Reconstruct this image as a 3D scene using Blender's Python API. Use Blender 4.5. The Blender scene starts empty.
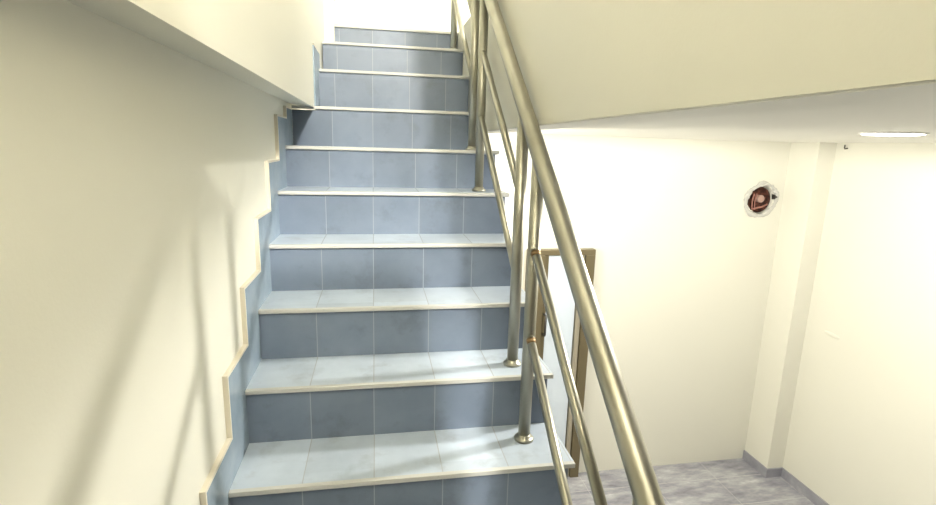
import bpy, bmesh, math, random
from mathutils import Vector, Matrix
random.seed(7)
S = bpy.context.scene
COL = S.collection
PI = math.pi

# ------------------------------------------------------------------ materials
def mat(name, color, rough=0.5, metal=0.0, spec=0.5):
    m = bpy.data.materials.new(name); m.use_nodes = True
    b = m.node_tree.nodes['Principled BSDF']
    b.inputs['Base Color'].default_value = (*color, 1)
    b.inputs['Roughness'].default_value = rough
    b.inputs['Metallic'].default_value = metal
    b.inputs['Specular IOR Level'].default_value = spec
    return m, m.node_tree, b

class NT:
    def __init__(s, t): s.t = t
    def n(s, kind, **kw):
        nd = s.t.nodes.new(kind)
        for k, v in kw.items(): setattr(nd, k, v)
        return nd
    def link(s, a, b): s.t.links.new(a, b)
    def math(s, op, a, b=None, c=None):
        nd = s.n('ShaderNodeMath', operation=op)
        for i, v in enumerate((a, b, c)):
            if v is None: continue
            if isinstance(v, (int, float)): nd.inputs[i].default_value = v
            else: s.link(v, nd.inputs[i])
        return nd.outputs[0]
    def noise(s, vec, scale, detail=3, rough=.5):
        nd = s.n('ShaderNodeTexNoise'); nd.inputs['Scale'].default_value = scale
        nd.inputs['Detail'].default_value = detail; nd.inputs['Roughness'].default_value = rough
        s.link(vec, nd.inputs['Vector']); return nd.outputs['Fac']
    def ramp(s, fac, stops):
        nd = s.n('ShaderNodeValToRGB'); e = nd.color_ramp.elements
        while len(e) < len(stops): e.new(.5)
        for i, (p, c) in enumerate(stops):
            e[i].position = p; e[i].color = (*c, 1) if len(c) == 3 else c
        s.link(fac, nd.inputs[0]); return nd.outputs[0]
    def mix(s, fac, a, b, mode='MIX'):
        nd = s.n('ShaderNodeMix', data_type='RGBA', blend_type=mode)
        if isinstance(fac, (int, float)): nd.inputs[0].default_value = fac
        else: s.link(fac, nd.inputs[0])
        for i, v in ((6, a), (7, b)):
            if isinstance(v, tuple): nd.inputs[i].default_value = (*v, 1)
            else: s.link(v, nd.inputs[i])
        return nd.outputs[2]
    def bump(s, h, strength, dist, bsdf):
        nd = s.n('ShaderNodeBump'); nd.inputs['Strength'].default_value = strength
        nd.inputs['Distance'].default_value = dist
        s.link(h, nd.inputs['Height']); s.link(nd.outputs[0], bsdf.inputs['Normal'])

def paint(name, color, rough=.55):
    m, t, b = mat(name, color, rough, spec=.3); g = NT(t)
    pos = g.n('ShaderNodeNewGeometry').outputs['Position']
    f = g.noise(pos, 1.7, 3)
    dark = tuple(c * .96 for c in color)
    g.link(g.mix(f, dark, color), b.inputs['Base Color'])
    g.bump(g.noise(pos, 140, 2), .12, .002, b)
    return m

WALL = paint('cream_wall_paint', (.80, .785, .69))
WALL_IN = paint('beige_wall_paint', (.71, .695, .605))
LOW_BOUNCE = paint('low_bounce_wall_paint', (.42, .40, .35))  # wall cream darkened for unseen walls, to cut bounced light
CEIL = paint('white_ceiling_paint', (.88, .865, .81))

def tile(name, base, grout, rough=.28):
    m, t, b = mat(name, base, rough); g = NT(t)
    pos = g.n('ShaderNodeNewGeometry').outputs['Position']
    sep = g.n('ShaderNodeSeparateXYZ'); g.link(pos, sep.inputs[0])
    u = g.math('DIVIDE', g.math('SUBTRACT', sep.outputs[0], -.008), .2)
    fr = g.math('FRACT', u); cell = g.math('FLOOR', u)
    row = g.math('FLOOR', g.math('DIVIDE', sep.outputs[1], .2325))
    rowz = g.math('FLOOR', g.math('DIVIDE', g.math('ADD', sep.outputs[2], .01), .185))
    cv = g.n('ShaderNodeCombineXYZ')
    g.link(cell, cv.inputs[0]); g.link(row, cv.inputs[1]); g.link(rowz, cv.inputs[2])
    wn = g.n('ShaderNodeTexWhiteNoise', noise_dimensions='3D'); g.link(cv.outputs[0], wn.inputs[0])
    lo = tuple(c * .88 for c in base); hi = tuple(min(1, c * 1.09) for c in base)
    col = g.mix(wn.outputs[0], lo, hi)
    # cloudy glaze and rubbed-in dirt
    cl = g.ramp(g.noise(pos, 5.5, 4, .6), [(.35, (.86, .87, .88)), (.68, (1.06, 1.05, 1.04))])
    col = g.mix(1, col, cl, 'MULTIPLY')
    st = g.ramp(g.noise(pos, 9, 5, .62), [(.55, (1, 1, 1)), (.75, (.62, .60, .58))])
    col = g.mix(.62, col, st, 'MULTIPLY')
    d = g.math('ABSOLUTE', g.math('SUBTRACT', fr, .5))
    line = g.math('GREATER_THAN', d, .4925)
    col = g.mix(line, col, grout)
    g.link(col, b.inputs['Base Color'])
    g.link(g.math('MULTIPLY_ADD', line, .4, rough), b.inputs['Roughness'])
    g.bump(line, -.3, .002, b)
    return m

RISER = tile('blue_grey_riser_tile', (.168, .208, .275), (.30, .34, .39), .4)
TREAD = tile('pale_blue_tread_tile', (.49, .56, .645), (.38, .40, .43))
def plain_tile():
    m, t, b = mat('blue_grey_skirting_tile', (.27, .345, .42), .25); g = NT(t)
    pos = g.n('ShaderNodeNewGeometry').outputs['Position']
    f = g.noise(pos, 7, 4, .6)
    g.link(g.ramp(f, [(.3, (.22, .29, .36)), (.7, (.33, .40, .47))]), b.inputs['Base Color'])
    return m
SKIRT = plain_tile()
NOSE = paint('cream_nosing_strip', (.56, .56, .53), .4)
TRIM = paint('cream_tile_trim', (.70, .65, .54), .4)
PLASTER = paint('stair_side_plaster', (.80, .78, .70))

def steel_mat():
    m, t, b = mat('brushed_stainless_steel', (.38, .37, .31), .4, 1.0); g = NT(t)
    pos = g.n('ShaderNodeNewGeometry').outputs['Position']
    f = g.noise(pos, 9, 2, .5)
    g.link(g.ramp(f, [(.3, (.345, .335, .275)), (.7, (.43, .42, .355))]), b.inputs['Base Color'])
    return m
STEEL = steel_mat()
WELD, _, _ = mat('tarnished_weld', (.30, .20, .10), .45, .8)

def marble():
    m, t, b = mat('grey_marble_tile', (.4, .4, .42), .22); g = NT(t)
    pos = g.n('ShaderNodeNewGeometry').outputs['Position']
    mp = g.n('ShaderNodeMapping'); mp.inputs['Rotation'].default_value = (0, 0, -.5); mp.inputs['Scale'].default_value = (1, 2.8, 1)
    g.link(pos, mp.inputs[0])
    f = g.noise(mp.outputs[0], 3.4, 7, .68)
    col = g.ramp(f, [(.30, (.22, .22, .26)), (.48, (.35, .35, .39)), (.60, (.46, .46, .49)), (.72, (.72, .72, .73))])
    sep = g.n('ShaderNodeSeparateXYZ'); g.link(pos, sep.inputs[0])
    def ln(o, off, size, w):
        fr = g.math('FRACT', g.math('DIVIDE', g.math('SUBTRACT', o, off), size))
        return g.math('GREATER_THAN', g.math('ABSOLUTE', g.math('SUBTRACT', fr, .5)), .5 - w)
    line = g.math('MAXIMUM', ln(sep.outputs[0], .35, .6, .003), ln(sep.outputs[1], 3.276, .338, .008))
    col = g.mix(g.math('MULTIPLY', line, .7), col, (.62, .62, .62))
    g.link(col, b.inputs['Base Color'])
    return m
MARBLE = marble()
def marble_plain():
    m, t, b = mat('grey_marble_skirting', (.3, .3, .34), .3); g = NT(t)
    pos = g.n('ShaderNodeNewGeometry').outputs['Position']
    f = g.noise(pos, 6, 5, .6)
    g.link(g.ramp(f, [(.3, (.25, .25, .29)), (.6, (.37, .37, .41)), (.8, (.55, .55, .57))]), b.inputs['Base Color'])
    return m
MSKIRT = marble_plain()
FRAME, _, _ = mat('bronze_anodised_aluminium', (.20, .165, .095), .38, .5)
STOP, _, _ = mat('pale_anodised_aluminium', (.42, .38, .29), .4, .3)
LEAF, _, _ = mat('pale_blue_white_door_panel', (.62, .69, .77), .22)
IRON, _, _ = mat('dark_nail_metal', (.08, .075, .07), .5, .7)
BROWN, t_, b_ = mat('broken_brick_interior', (.10, .04, .025), .8)
g_ = NT(t_)
p_ = g_.n('ShaderNodeNewGeometry').outputs['Position']
g_.link(g_.ramp(g_.noise(p_, 30, 4, .6), [(.40, (.022, .010, .007)), (.66, (.15, .05, .03))]), b_.inputs['Base Color'])
PINK, _, _ = mat('dusty_pink_conduit', (.40, .18, .14), .5)
PALEPINK, _, _ = mat('pale_pipe_end', (.45, .29, .24), .5)
FOIL, _, _ = mat('crumpled_glossy_plaster_lip', (.57, .56, .52), .2)
LAMPF, _, _ = mat('white_lamp_trim', (.85, .85, .82), .4)
GLOW, t_, b_ = mat('lit_lamp_diffuser', (.9, .9, .85), .5)
b_.inputs['Emission Color'].default_value = (1, .97, .88, 1); b_.inputs['Emission Strength'].default_value = 12

# ------------------------------------------------------------------ mesh helpers
def add_box(bm, x0, x1, y0, y1, z0, z1, bevel=0):
    vs = [bm.verts.new((x, y, z)) for x in (x0, x1) for y in (y0, y1) for z in (z0, z1)]
    fs = [bm.faces.new([vs[i] for i in q]) for q in ((0,1,3,2),(4,6,7,5),(0,4,5,1),(2,3,7,6),(0,2,6,4),(1,5,7,3))]
    if bevel:
        es = {e for f in fs for e in f.edges}
        bmesh.ops.bevel(bm, geom=list(es), offset=bevel, segments=2, profile=.5, affect='EDGES')

def add_prism_x(bm, poly, x0, x1):
    """poly: (y,z) outline extruded along x"""
    a = [bm.verts.new((x0, y, z)) for y, z in poly]; b = [bm.verts.new((x1, y, z)) for y, z in poly]
    n = len(poly)
    bm.faces.new(a); bm.faces.new(b[::-1])
    for i in range(n):
        j = (i + 1) % n; bm.faces.new((a[j], a[i], b[i], b[j]))

def add_tube(bm, pts, r, seg=20, cap=True):
    """round tube along a polyline"""
    pts = [Vector(p) for p in pts]; rings = []
    for i, p in enumerate(pts):
        d = (pts[min(i+1, len(pts)-1)] - pts[max(i-1, 0)]).normalized()
        a = Vector((1, 0, 0)) if abs(d.x) < .9 else Vector((0, 1, 0))
        u = (a - d * a.dot(d)).normalized(); v = d.cross(u)
        rr = r[i] if isinstance(r, (list, tuple)) else r
        rings.append([bm.verts.new(p + (u * math.cos(2*PI*k/seg) + v * math.sin(2*PI*k/seg)) * rr) for k in range(seg)])
    for a, b in zip(rings, rings[1:]):
        for k in range(seg):
            l = (k + 1) % seg
            f = bm.faces.new((a[k], a[l], b[l], b[k])); f.smooth = True
    if cap:
        bm.faces.new(rings[0][::-1]); bm.faces.new(rings[-1])

def add_lathe(bm, c, prof, seg=32, axis='Z'):
    """prof: (radius, height) pairs"""
    rings = []
    for r, h in prof:
        ring = []
        for k in range(seg):
            a = 2*PI*k/seg
            if axis == 'Z': p = (c[0]+r*math.cos(a), c[1]+r*math.sin(a), c[2]+h)
            else: p = (c[0]+r*math.cos(a), c[1]+h, c[2]+r*math.sin(a))
            ring.append(bm.verts.new(p))
        rings.append(ring)
    for a, b in zip(rings, rings[1:]):
        for k in range(seg):
            l = (k+1) % seg
            f = bm.faces.new((a[k], a[l], b[l], b[k])); f.smooth = True
    bm.faces.new(rings[0][::-1]); bm.faces.new(rings[-1])

def world_loc(o):
    v = Vector((0, 0, 0))
    while o: v += o.location; o = o.parent
    return v

def obj(name, bm, material, parent=None, loc=None, smooth=False):
    """bm is in world coordinates; the object is set at loc (default: parent's place)"""
    bmesh.ops.recalc_face_normals(bm, faces=bm.faces[:])
    base = world_loc(parent) if parent else Vector((0, 0, 0))
    at = Vector(loc) if loc is not None else base
    for v in bm.verts: v.co -= at
    me = bpy.data.meshes.new(name); bm.to_mesh(me); bm.free()
    me.materials.append(material)
    o = bpy.data.objects.new(name, me); COL.objects.link(o)
    if parent: o.parent = parent
    o.location = at - base
    return o

def thing(name, label, cat, loc, group=None):
    o = bpy.data.objects.new(name, None); COL.objects.link(o); o.location = loc
    o.empty_display_size = .1
    o['label'] = label; o['category'] = cat
    if group: o['group'] = group
    return o

def struct(name, bm, m, label=None, cat=None):
    o = obj(name, bm, m); o['kind'] = 'structure'
    if label: o['label'] = label
    if cat: o['category'] = cat
    return o
B = bmesh.new

# ------------------------------------------------------------------ measurements
D0, T, R = 1.333, .2325, .185            # nosing of the first visible step, going, rise
FLOOR = -1.885                           # marble floor of the lower room
CEILZ = 1.045                             # its ceiling
TOP = 3.8                                 # ceiling of the upper storey
BACK = 3.86; RIGHT = 3.97; LAND = 4.45; FRONT = -3.3
SKT = .012
def ny(n): return D0 + n * T
def nz(n): return {-10: FLOOR, 6: 1.118, 7: 1.325, 8: 1.505, 9: 1.645}.get(n, n * R)
def xl(n): return 0 if n < 6 else (.112 if n < 9 else .165)
def xr(n): return 1.0 if n < 6 else .922
WIN = .925                                # face of the inner wall beside the upper steps

# ------------------------------------------------------------------ setting
bm = B(); add_box(bm, -.3, RIGHT+.2, FRONT-.15, BACK+.2, FLOOR-.15, FLOOR)
struct('floor', bm, MARBLE, 'pale grey veined marble tile floor of the lower room', 'floor')

bm = B()
prof = [(-.3, FLOOR), (-SKT, FLOOR), (-SKT, 1.128), (.106, 1.112), (.106, TOP), (-.3, TOP)]
a = [bm.verts.new((x, FRONT, z)) for x, z in prof]; b = [bm.verts.new((x, LAND, z)) for x, z in prof]
bm.faces.new(a); bm.faces.new(b[::-1])
for i in range(6):
    j = (i+1) % 6; bm.faces.new((a[i], a[j], b[j], b[i]))
add_box(bm, .09, .164, ny(9)+.005, LAND, 1.5, TOP)
struct('wall_left', bm, WALL, 'cream stairwell wall on the left with thicker upper part', 'wall')

# back wall of the lower room with a round hole knocked through its plaster
HX, HZ, HR = 3.605, .565, .122
bm = B()
q = .17
xs = [-.3, HX-q, HX+q, RIGHT+.2]; zs = [FLOOR-.1, HZ-q, HZ+q, CEILZ+.1]
gv = {}
def V(x, z):
    k = (round(x, 4), round(z, 4))
    if k not in gv: gv[k] = bm.verts.new((x, BACK, z))
    return gv[k]
for i in range(3):
    for j in range(3):
        if i == 1 and j == 1: continue
        bm.faces.new((V(xs[i], zs[j]), V(xs[i+1], zs[j]), V(xs[i+1], zs[j+1]), V(xs[i], zs[j+1])))
seg = 40; sq = []; ci = []
rad = [HR * (1 + .05 * math.sin(3*2*PI*k/seg + 1) + random.uniform(-.03, .03)) for k in range(seg)]
for k in range(seg):
    an = 2*PI*k/seg + PI/4; c, s = math.cos(an), math.sin(an); m_ = max(abs(c), abs(s))
    sq.append(V(HX + q*c/m_, HZ + q*s/m_) if k % 10 == 0 else bm.verts.new((HX + q*c/m_, BACK, HZ + q*s/m_)))
    ci.append((bm.verts.new((HX + rad[k]*c, BACK, HZ + rad[k]*s)), bm.verts.new((HX + rad[k]*.95*c, BACK+.11, HZ + rad[k]*.95*s))))
for k in range(seg):
    l = (k+1) % seg
    bm.faces.new((sq[k], sq[l], ci[l][0], ci[k][0])); bm.faces.new((ci[k][0], ci[l][0], ci[l][1], ci[k][1]))
bm.faces.new([c[1] for c in ci])
add_box(bm, -.3, RIGHT+.2, BACK+.15, LAND+.2, FLOOR-.1, CEILZ+.1)
struct('wall_back', bm, WALL, 'bright cream end wall of the lower room', 'wall')

bm = B(); add_box(bm, RIGHT, RIGHT+.2, FRONT, LAND, FLOOR-.1, TOP)
add_box(bm, 3.815, RIGHT+.01, 3.57, BACK, FLOOR, CEILZ)
struct('wall_right', bm, WALL, 'cream right wall of the lower room with a corner column', 'wall')
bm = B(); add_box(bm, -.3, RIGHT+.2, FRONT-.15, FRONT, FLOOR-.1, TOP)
struct('wall_front', bm, LOW_BOUNCE)
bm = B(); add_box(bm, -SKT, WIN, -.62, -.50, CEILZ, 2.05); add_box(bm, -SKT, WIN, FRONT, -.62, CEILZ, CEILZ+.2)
struct('light_block_wall', bm, LOW_BOUNCE)  # added behind the camera to keep the upper lamp off the lower steps
bm = B(); add_box(bm, -.3, RIGHT+.2, LAND, LAND+.15, CEILZ+.1, TOP)
struct('wall_landing', bm, WALL, 'bright cream wall behind the upper landing', 'wall')
bm = B()
add_box(bm, WIN, 1.06, .30, 2.88, 1.020, TOP)
add_box(bm, WIN, 1.06, 2.88, LAND, 1.020, 1.645)
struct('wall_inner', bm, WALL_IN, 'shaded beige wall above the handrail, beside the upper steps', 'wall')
bm = B(); add_box(bm, 1.055, RIGHT+.1, FRONT, BACK+.1, CEILZ, CEILZ+.2)
add_box(bm, WIN, 1.06, FRONT, .30, 1.018, CEILZ+.2); add_box(bm, WIN+.004, 1.06, .304, BACK, 1.017, 1.021)
struct('ceiling', bm, CEIL, 'white ceiling of the lower room', 'ceiling')
bm = B(); add_box(bm, -.3, RIGHT+.2, FRONT-.15, LAND+.15, TOP, TOP+.12)
struct('ceiling_upper', bm, CEIL)
bm = B()
add_box(bm, .16, WIN, ny(9)+T, LAND, 1.45, 1.645); add_box(bm, 1.06, RIGHT, 2.88, LAND, 1.245, 1.645)
struct('floor_landing', bm, TREAD)

# stepped tile skirting along the left wall and its cream capping
def skirt_profile(n0, n1, zmax=None):
    top = []
    for n in range(n0, n1):
        z = (n + 1.66) * R
        y0, y1 = ny(n + .30), ny(n + 1.30)
        if zmax is not None and z > zmax: z = zmax
        top += [(y0, z), (y1, z)]
    return top
def skirt(bm, capbm, x, top, base=None):
    b0, b1 = (base, base) if base else (max(FLOOR, top[0][1] - .45), top[-1][1] - .45)
    poly = top + [(top[-1][0], b1), (top[0][0], b0)]
    add_prism_x(bm, poly, x - SKT, x)
    w = .0075
    outer = []
    for i, (y, z) in enumerate(top):
        first_of_run = i % 2 == 0
        outer.append((y - w if first_of_run or i < len(top) - 1 else y, z + w))
    # the cap keeps an even width along both the level and the upright runs
    add_prism_x(capbm, top + outer[::-1], x - SKT, x + .002)
bm, cb = B(), B()
yend = ny(6) + .01
skirt(bm, cb, 0, [(min(y, yend), min(z, 1.097)) for y, z in skirt_profile(-8, 6)])
skirt(bm, cb, .112, [(ny(6)+.026, 1.408), (ny(7.3), 1.408)], 1.112)
struct('baseboard_left', bm, SKIRT, 'stepped blue-grey tile skirting climbing the left wall', 'skirting')
struct('trim_1', cb, TRIM, 'thin cream edging along the stepped blue skirting', 'trim')

bm = B(); h = .085
pl = [(3.815, BACK), (3.815, 3.57), (RIGHT, 3.57), (RIGHT, FRONT), (RIGHT-.012, FRONT), (RIGHT-.012, 3.558), (3.803, 3.558), (3.803, BACK)]
lo = [bm.verts.new((x, y, FLOOR)) for x, y in pl]; hi = [bm.verts.new((x, y, FLOOR+h)) for x, y in pl]
bm.faces.new(lo); bm.faces.new(hi[::-1])
for k in range(8):
    l = (k+1) % 8; bm.faces.new((lo[l], lo[k], hi[k], hi[l]))
struct('baseboard_right', bm, MSKIRT, 'low grey marble skirting round the column and right wall', 'skirting')

# ------------------------------------------------------------------ staircase
st = thing('staircase', 'straight staircase of blue-grey tiled steps with cream nosings', 'stairs', (.5, D0 - 9*T, FLOOR))
REC = .012
sawl = [(ny(-9)+REC+.01, FLOOR)]
for n in range(-9, 10):
    sawl += [(ny(n)+REC+.012, nz(n)-.02), (ny(n+1)+REC+.012, nz(n)-.02)]
sawl[-1] = (ny(10), nz(9)-.02)
sawl += [(ny(10), nz(9)-.26), (ny(8.5), nz(7)-.12), (ny(-8)+.1, FLOOR)]
def clip(poly, ycut, keep_low):
    out = []
    for (y0, z0), (y1, z1) in zip(poly, poly[1:] + poly[:1]):
        in0 = (y0 <= ycut) == keep_low; in1 = (y1 <= ycut) == keep_low
        if in0: out.append((y0, z0))
        if in0 != in1:
            k = (ycut - y0) / (y1 - y0); out.append((ycut, z0 + k * (z1 - z0)))
    return out
bm = B(); yc = ny(6) + .018
add_prism_x(bm, clip(sawl, yc, True), .002, .975)
add_prism_x(bm, clip(sawl, yc, False), .114, .92)
obj('stair_body', bm, PLASTER, st)
for n in range(-9, 10):
    x0, x1, y, z = xl(n), xr(n), ny(n), nz(n)
    over = .018 if n < 6 else 0
    bm = B(); add_box(bm, x0 if n != 6 else x0, x1 - over, y + REC, y + REC + .012, nz(n-1), z - .018)
    if n == 6:
        bm.free(); bm = B(); add_box(bm, 0, .974, y+REC, y+REC+.012, nz(5), z-.018)
    obj('riser', bm, RISER, st)
    bm = B(); add_box(bm, x0, x1, y + .016, y + T + REC, z - .018, z)
    if n == 9: bm.free(); bm = B(); add_box(bm, x0, x1, y + .016, y + T, z - .018, z)
    tr = obj('tread', bm, TREAD, st)
    bm = B(); add_box(bm, x0 if n != 6 else .0, x1, y, y + .016, z - .014, z + .001, .002)
    obj('nosing', bm, NOSE, tr)

# ------------------------------------------------------------------ stainless railing
PX = .88
rl = thing('stair_railing', 'stainless steel stair railing with round handrail on the right of the steps', 'railing', (PX, ny(0), 0))
HH = .800                                                     # handrail axis above the nosing line
def slope_z(y, h): return (y - D0) / T * R + h
POSTS = [(-3, .12), (0, .155), (1, .105), (4, .12), (5, .10), (8, .12)]
py = {n: ny(n) + o for n, o in POSTS}
y_lo, y_hi = .722, ny(8.9)
bm = B()
pts = [(PX, y_lo, slope_z(y_lo, HH)), (PX, y_lo+.004, slope_z(y_lo+.004, HH)), (PX, y_lo+.012, slope_z(y_lo+.012, HH))]
rs = [.020, .0235, .0255]; HX_ = PX + .003
for k in range(1, 13):
    y = y_lo + .012 + (y_hi - y_lo - .012) * k / 12; pts.append((PX, y, slope_z(y, HH))); rs.append(.0255)
add_tube(bm, [(HX_, y, z) for _, y, z in pts], rs, 28)
obj('handrail', bm, STEEL, rl)
for n, o in POSTS:
    y = py[n]
    bm = B(); add_tube(bm, [(PX, y, nz(n)), (PX, y, slope_z(y, HH - .015))], .0195, 22)
    p = obj('post', bm, STEEL, rl)
    bm = B(); add_lathe(bm, (PX, y, nz(n)), [(.032, 0), (.032, .006), (.029, .010), (.023, .012), (.0225, .018), (.0196, .020)], 28)
    obj('base_flange', bm, STEEL, p)
for a, b in ((-3, 0), (1, 4), (5, 8)):
    for h in (.245, .525):
        bm = B(); add_tube(bm, [(PX, py[a]+.012, slope_z(py[a]+.012, h)), (PX, py[b]-.012, slope_z(py[b]-.012, h))], .0135, 18)
        m = obj('mid_rail', bm, STEEL, rl)
        if b == 0:
            yb = py[b]-.02; bm = B()
            d = Vector((0, T, R)).normalized(); c = Vector((PX, yb, slope_z(yb, h)))
            add_tube(bm, [c - d*.012, c + d*.004], [.0137, .0155], 18)
            w = obj('weld_bead', bm, WELD, m); w['label'] = 'brown tarnished weld'

# ------------------------------------------------------------------ narrow door in the end wall
fz1 = .16; fx0, fx1 = 1.575, 2.135; fw = .055; fwl = .141
bm = B()
add_box(bm, fx0, fx1, BACK-.06, BACK, fz1-.045, fz1, .003)
add_box(bm, fx0, fx0+fwl, BACK-.06, BACK, FLOOR, fz1-.045, .003)
add_box(bm, fx1-.078, fx1, BACK-.06, BACK, FLOOR, fz1-.045, .003)
dr = struct('door_1', bm, FRAME, 'narrow pale door in a bronze metal frame on the end wall', 'door')
bm = B(); add_box(bm, fx0+fwl+.006, fx1-.135, BACK-.034, BACK-.004, FLOOR+.012, fz1-.05, .003)
bl = B(); add_box(bl, fx1-.122, fx1-.084, BACK-.044, BACK, FLOOR, fz1-.046, .003)
dsp = obj('door_stop', bl, STOP, dr); dsp['label'] = 'pale beige strip inside the bronze frame'
lf = obj('door_leaf', bm, LEAF, dr)
bm = B(); hx = fx0+fwl+.004
add_box(bm, hx, hx+.032, BACK-.040, BACK-.03, FLOOR+.012, fz1-.05, .002)
obj('stile', bm, FRAME, lf)
bm = B(); hx += .017; hz = -.46
add_tube(bm, [(hx, BACK-.038, hz+.085), (hx, BACK-.08, hz+.085), (hx, BACK-.09, hz+.075), (hx, BACK-.09, hz-.075), (hx, BACK-.08, hz-.085), (hx, BACK-.038, hz-.085)], .009, 12)
obj('door_handle', bm, IRON, lf)

# ------------------------------------------------------------------ pipe opening in the end wall
pt = thing('pipe_opening', 'round ragged pipe opening with brown inside, high on the cream end wall', 'hole', (HX, BACK, HZ))
bm = B(); rings = []; ns = 48
for k in range(ns):
    an = 2*PI*k/ns; ring = []
    ro = .138 + .008*math.sin(2*an+.6) + random.uniform(-.004, .004)
    for j in range(10):
        q = 2*PI*j/10; tr_ = .014 + .004*math.sin(5*an) + random.uniform(-.004, .004)
        rr = ro + tr_*math.cos(q)*1.25; ring.append(bm.verts.new((HX+rr*math.cos(an), BACK-.006-tr_*.9*max(-.3, math.sin(q)), HZ+rr*math.sin(an))))
    rings.append(ring)
for k in range(ns):
    a, b = rings[k], rings[(k+1) % ns]
    for j in range(10): bm.faces.new((a[j], a[(j+1) % 10], b[(j+1) % 10], b[j]))
obj('ragged_rim', bm, FOIL, pt)
bm = B(); add_lathe(bm, (HX, BACK, HZ), [(.02, .098), (.10, .09), (.106, .05), (.108, .02), (.104, .02), (.10, .05), (.092, .08), (.02, .088)], 36, 'Y')
obj('brick_lining', bm, BROWN, pt)
for dx, w in ((-.085, .006), (-.05, .005)):
    bm = B(); add_tube(bm, [(HX+dx*.7+.02*(1-math.cos(t_*1.2)), BACK+.022, HZ-.02+.085*math.sin(t_)) for t_ in [-.95+i*.19 for i in range(11)]], w, 10)
    obj('conduit', bm, PINK, pt)
bm = B(); add_tube(bm, [(HX-.06, BACK+.02, HZ-.085), (HX-.02, BACK+.012, HZ-.07), (HX+.03, BACK+.012, HZ-.062), (HX+.085, BACK+.02, HZ-.04)], .008, 10)
obj('conduit', bm, PINK, pt)
bm = B(); a = [bm.verts.new((HX+x, BACK+y, HZ+z)) for y in (-.022, .01) for x, z in ((.108, .048), (.142, .026), (.112, .006))]
for q in ((0,1,2), (5,4,3), (0,3,4,1), (1,4,5,2), (2,5,3,0)): bm.faces.new([a[i] for i in q])
obj('chipped_edge', bm, IRON, pt)
bm = B(); add_lathe(bm, (HX+.022, BACK, HZ+.005), [(.032, .085), (.032, .022), (.025, .018), (.018, .024)], 24, 'Y')
obj('pipe_end', bm, PALEPINK, pt)

# ------------------------------------------------------------------ small marks on the right wall
bm = B()
for i in range(1):
    bmesh.ops.create_uvsphere(bm, u_segments=20, v_segments=10, radius=1)
    bmesh.ops.scale(bm, vec=(.006, .075, .018), verts=bm.verts)
    bmesh.ops.rotate(bm, cent=(0, 0, 0), matrix=Matrix.Rotation(math.radians(3), 3, 'X'), verts=bm.verts)
    bmesh.ops.translate(bm, vec=(RIGHT-.001, 3.32, -.452), verts=bm.verts)
for f in bm.faces: f.smooth = True
o = obj('plaster_bump', bm, WALL, loc=(RIGHT, 3.32, -.452))
o['label'] = 'small cream plaster bump midway down the right wall'; o['category'] = 'plaster bump'
bm = B()
add_tube(bm, [(RIGHT+.002, 3.47, 1.005), (RIGHT-.022, 3.47, 1.0), (RIGHT-.026, 3.47, 1.008), (RIGHT-.026, 3.47, 1.03)], .005, 10)
o = obj('wall_hook', bm, IRON, loc=(RIGHT, 3.47, 1.005))
o['label'] = 'tiny dark hook on the right wall just under the white ceiling'; o['category'] = 'hook'

# ------------------------------------------------------------------ lamp in the lower ceiling
LX, LY = 2.50, 1.84
lt = thing('ceiling_light', 'round lit lamp set in the white ceiling of the lower room', 'lamp', (LX, LY, CEILZ))
bm = B(); add_lathe(bm, (LX, LY, CEILZ), [(.114, 0), (.114, -.003), (.110, -.006), (.105, -.006)], 40)
obj('lamp_rim', bm, LAMPF, lt)
bm = B(); add_lathe(bm, (LX, LY, CEILZ), [(.104, -.002), (.104, -.007), (.08, -.010), (.03, -.012)], 40)
obj('diffuser', bm, GLOW, lt)

def lamp(name, loc, power, color, size, kind='POINT'):
    l = bpy.data.lights.new(name, kind); l.energy = power; l.color = color; l.shadow_soft_size = size
    if kind == 'SPOT': l.spot_size = PI; l.spot_blend = .17          # a downlight: nothing goes up into its own ceiling
    o = bpy.data.objects.new(name, l); COL.objects.link(o); o.location = loc
    if kind == 'SPOT': o.rotation_euler = Vector((.03, .12, -1)).to_track_quat('-Z', 'Y').to_euler()
    return o
lamp('lower_room_lamp_light', (LX-.25, LY, .965), 108, (1, .97, .89), .05, 'SPOT')
lamp('upper_flight_lamp_light', (1.21, -2.5, 3.3), 640, (1, .97, .90), .05)
lamp('under_stair_fill_light', (.62, 2.95, .52), 31, (1, .97, .90), .08)  # added fill without a fixture, brightens the lower room and its ceiling
lamp('landing_lamp_light', (1.5, 3.32, 3.3), 50, (1, .97, .88), .1)

w = bpy.data.worlds.new('World'); S.world = w; w.use_nodes = True
w.node_tree.nodes['Background'].inputs[0].default_value = (1, .98, .94, 1)
w.node_tree.nodes['Background'].inputs[1].default_value = .3

# ------------------------------------------------------------------ camera
f, pit, yaw, roll = 514.95, .2045, .1789, .0272
cp, sp = math.cos(pit), math.sin(pit)
fwd = Vector((math.sin(yaw)*cp, math.cos(yaw)*cp, -sp)); rt = Vector((math.cos(yaw), -math.sin(yaw), 0)); up = rt.cross(fwd)
c, s = math.cos(roll), math.sin(roll)
r2 = rt*c + up*s; u2 = up*c - rt*s
cam = bpy.data.cameras.new('camera'); co = bpy.data.objects.new('camera', cam); COL.objects.link(co)
M = Matrix((r2, u2, -fwd)).transposed().to_4x4(); M.translation = Vector((.4059, 0, .9472))
co.matrix_world = M
cam.sensor_width = 36; cam.sensor_fit = 'HORIZONTAL'; cam.lens = f * 36 / 936; cam.clip_start = .02
S.camera = co
S.view_settings.view_transform = 'Standard'; S.view_settings.look = 'None'
S.view_settings.gamma = 1; S.view_settings.use_curve_mapping = False
S.view_settings.exposure = .66
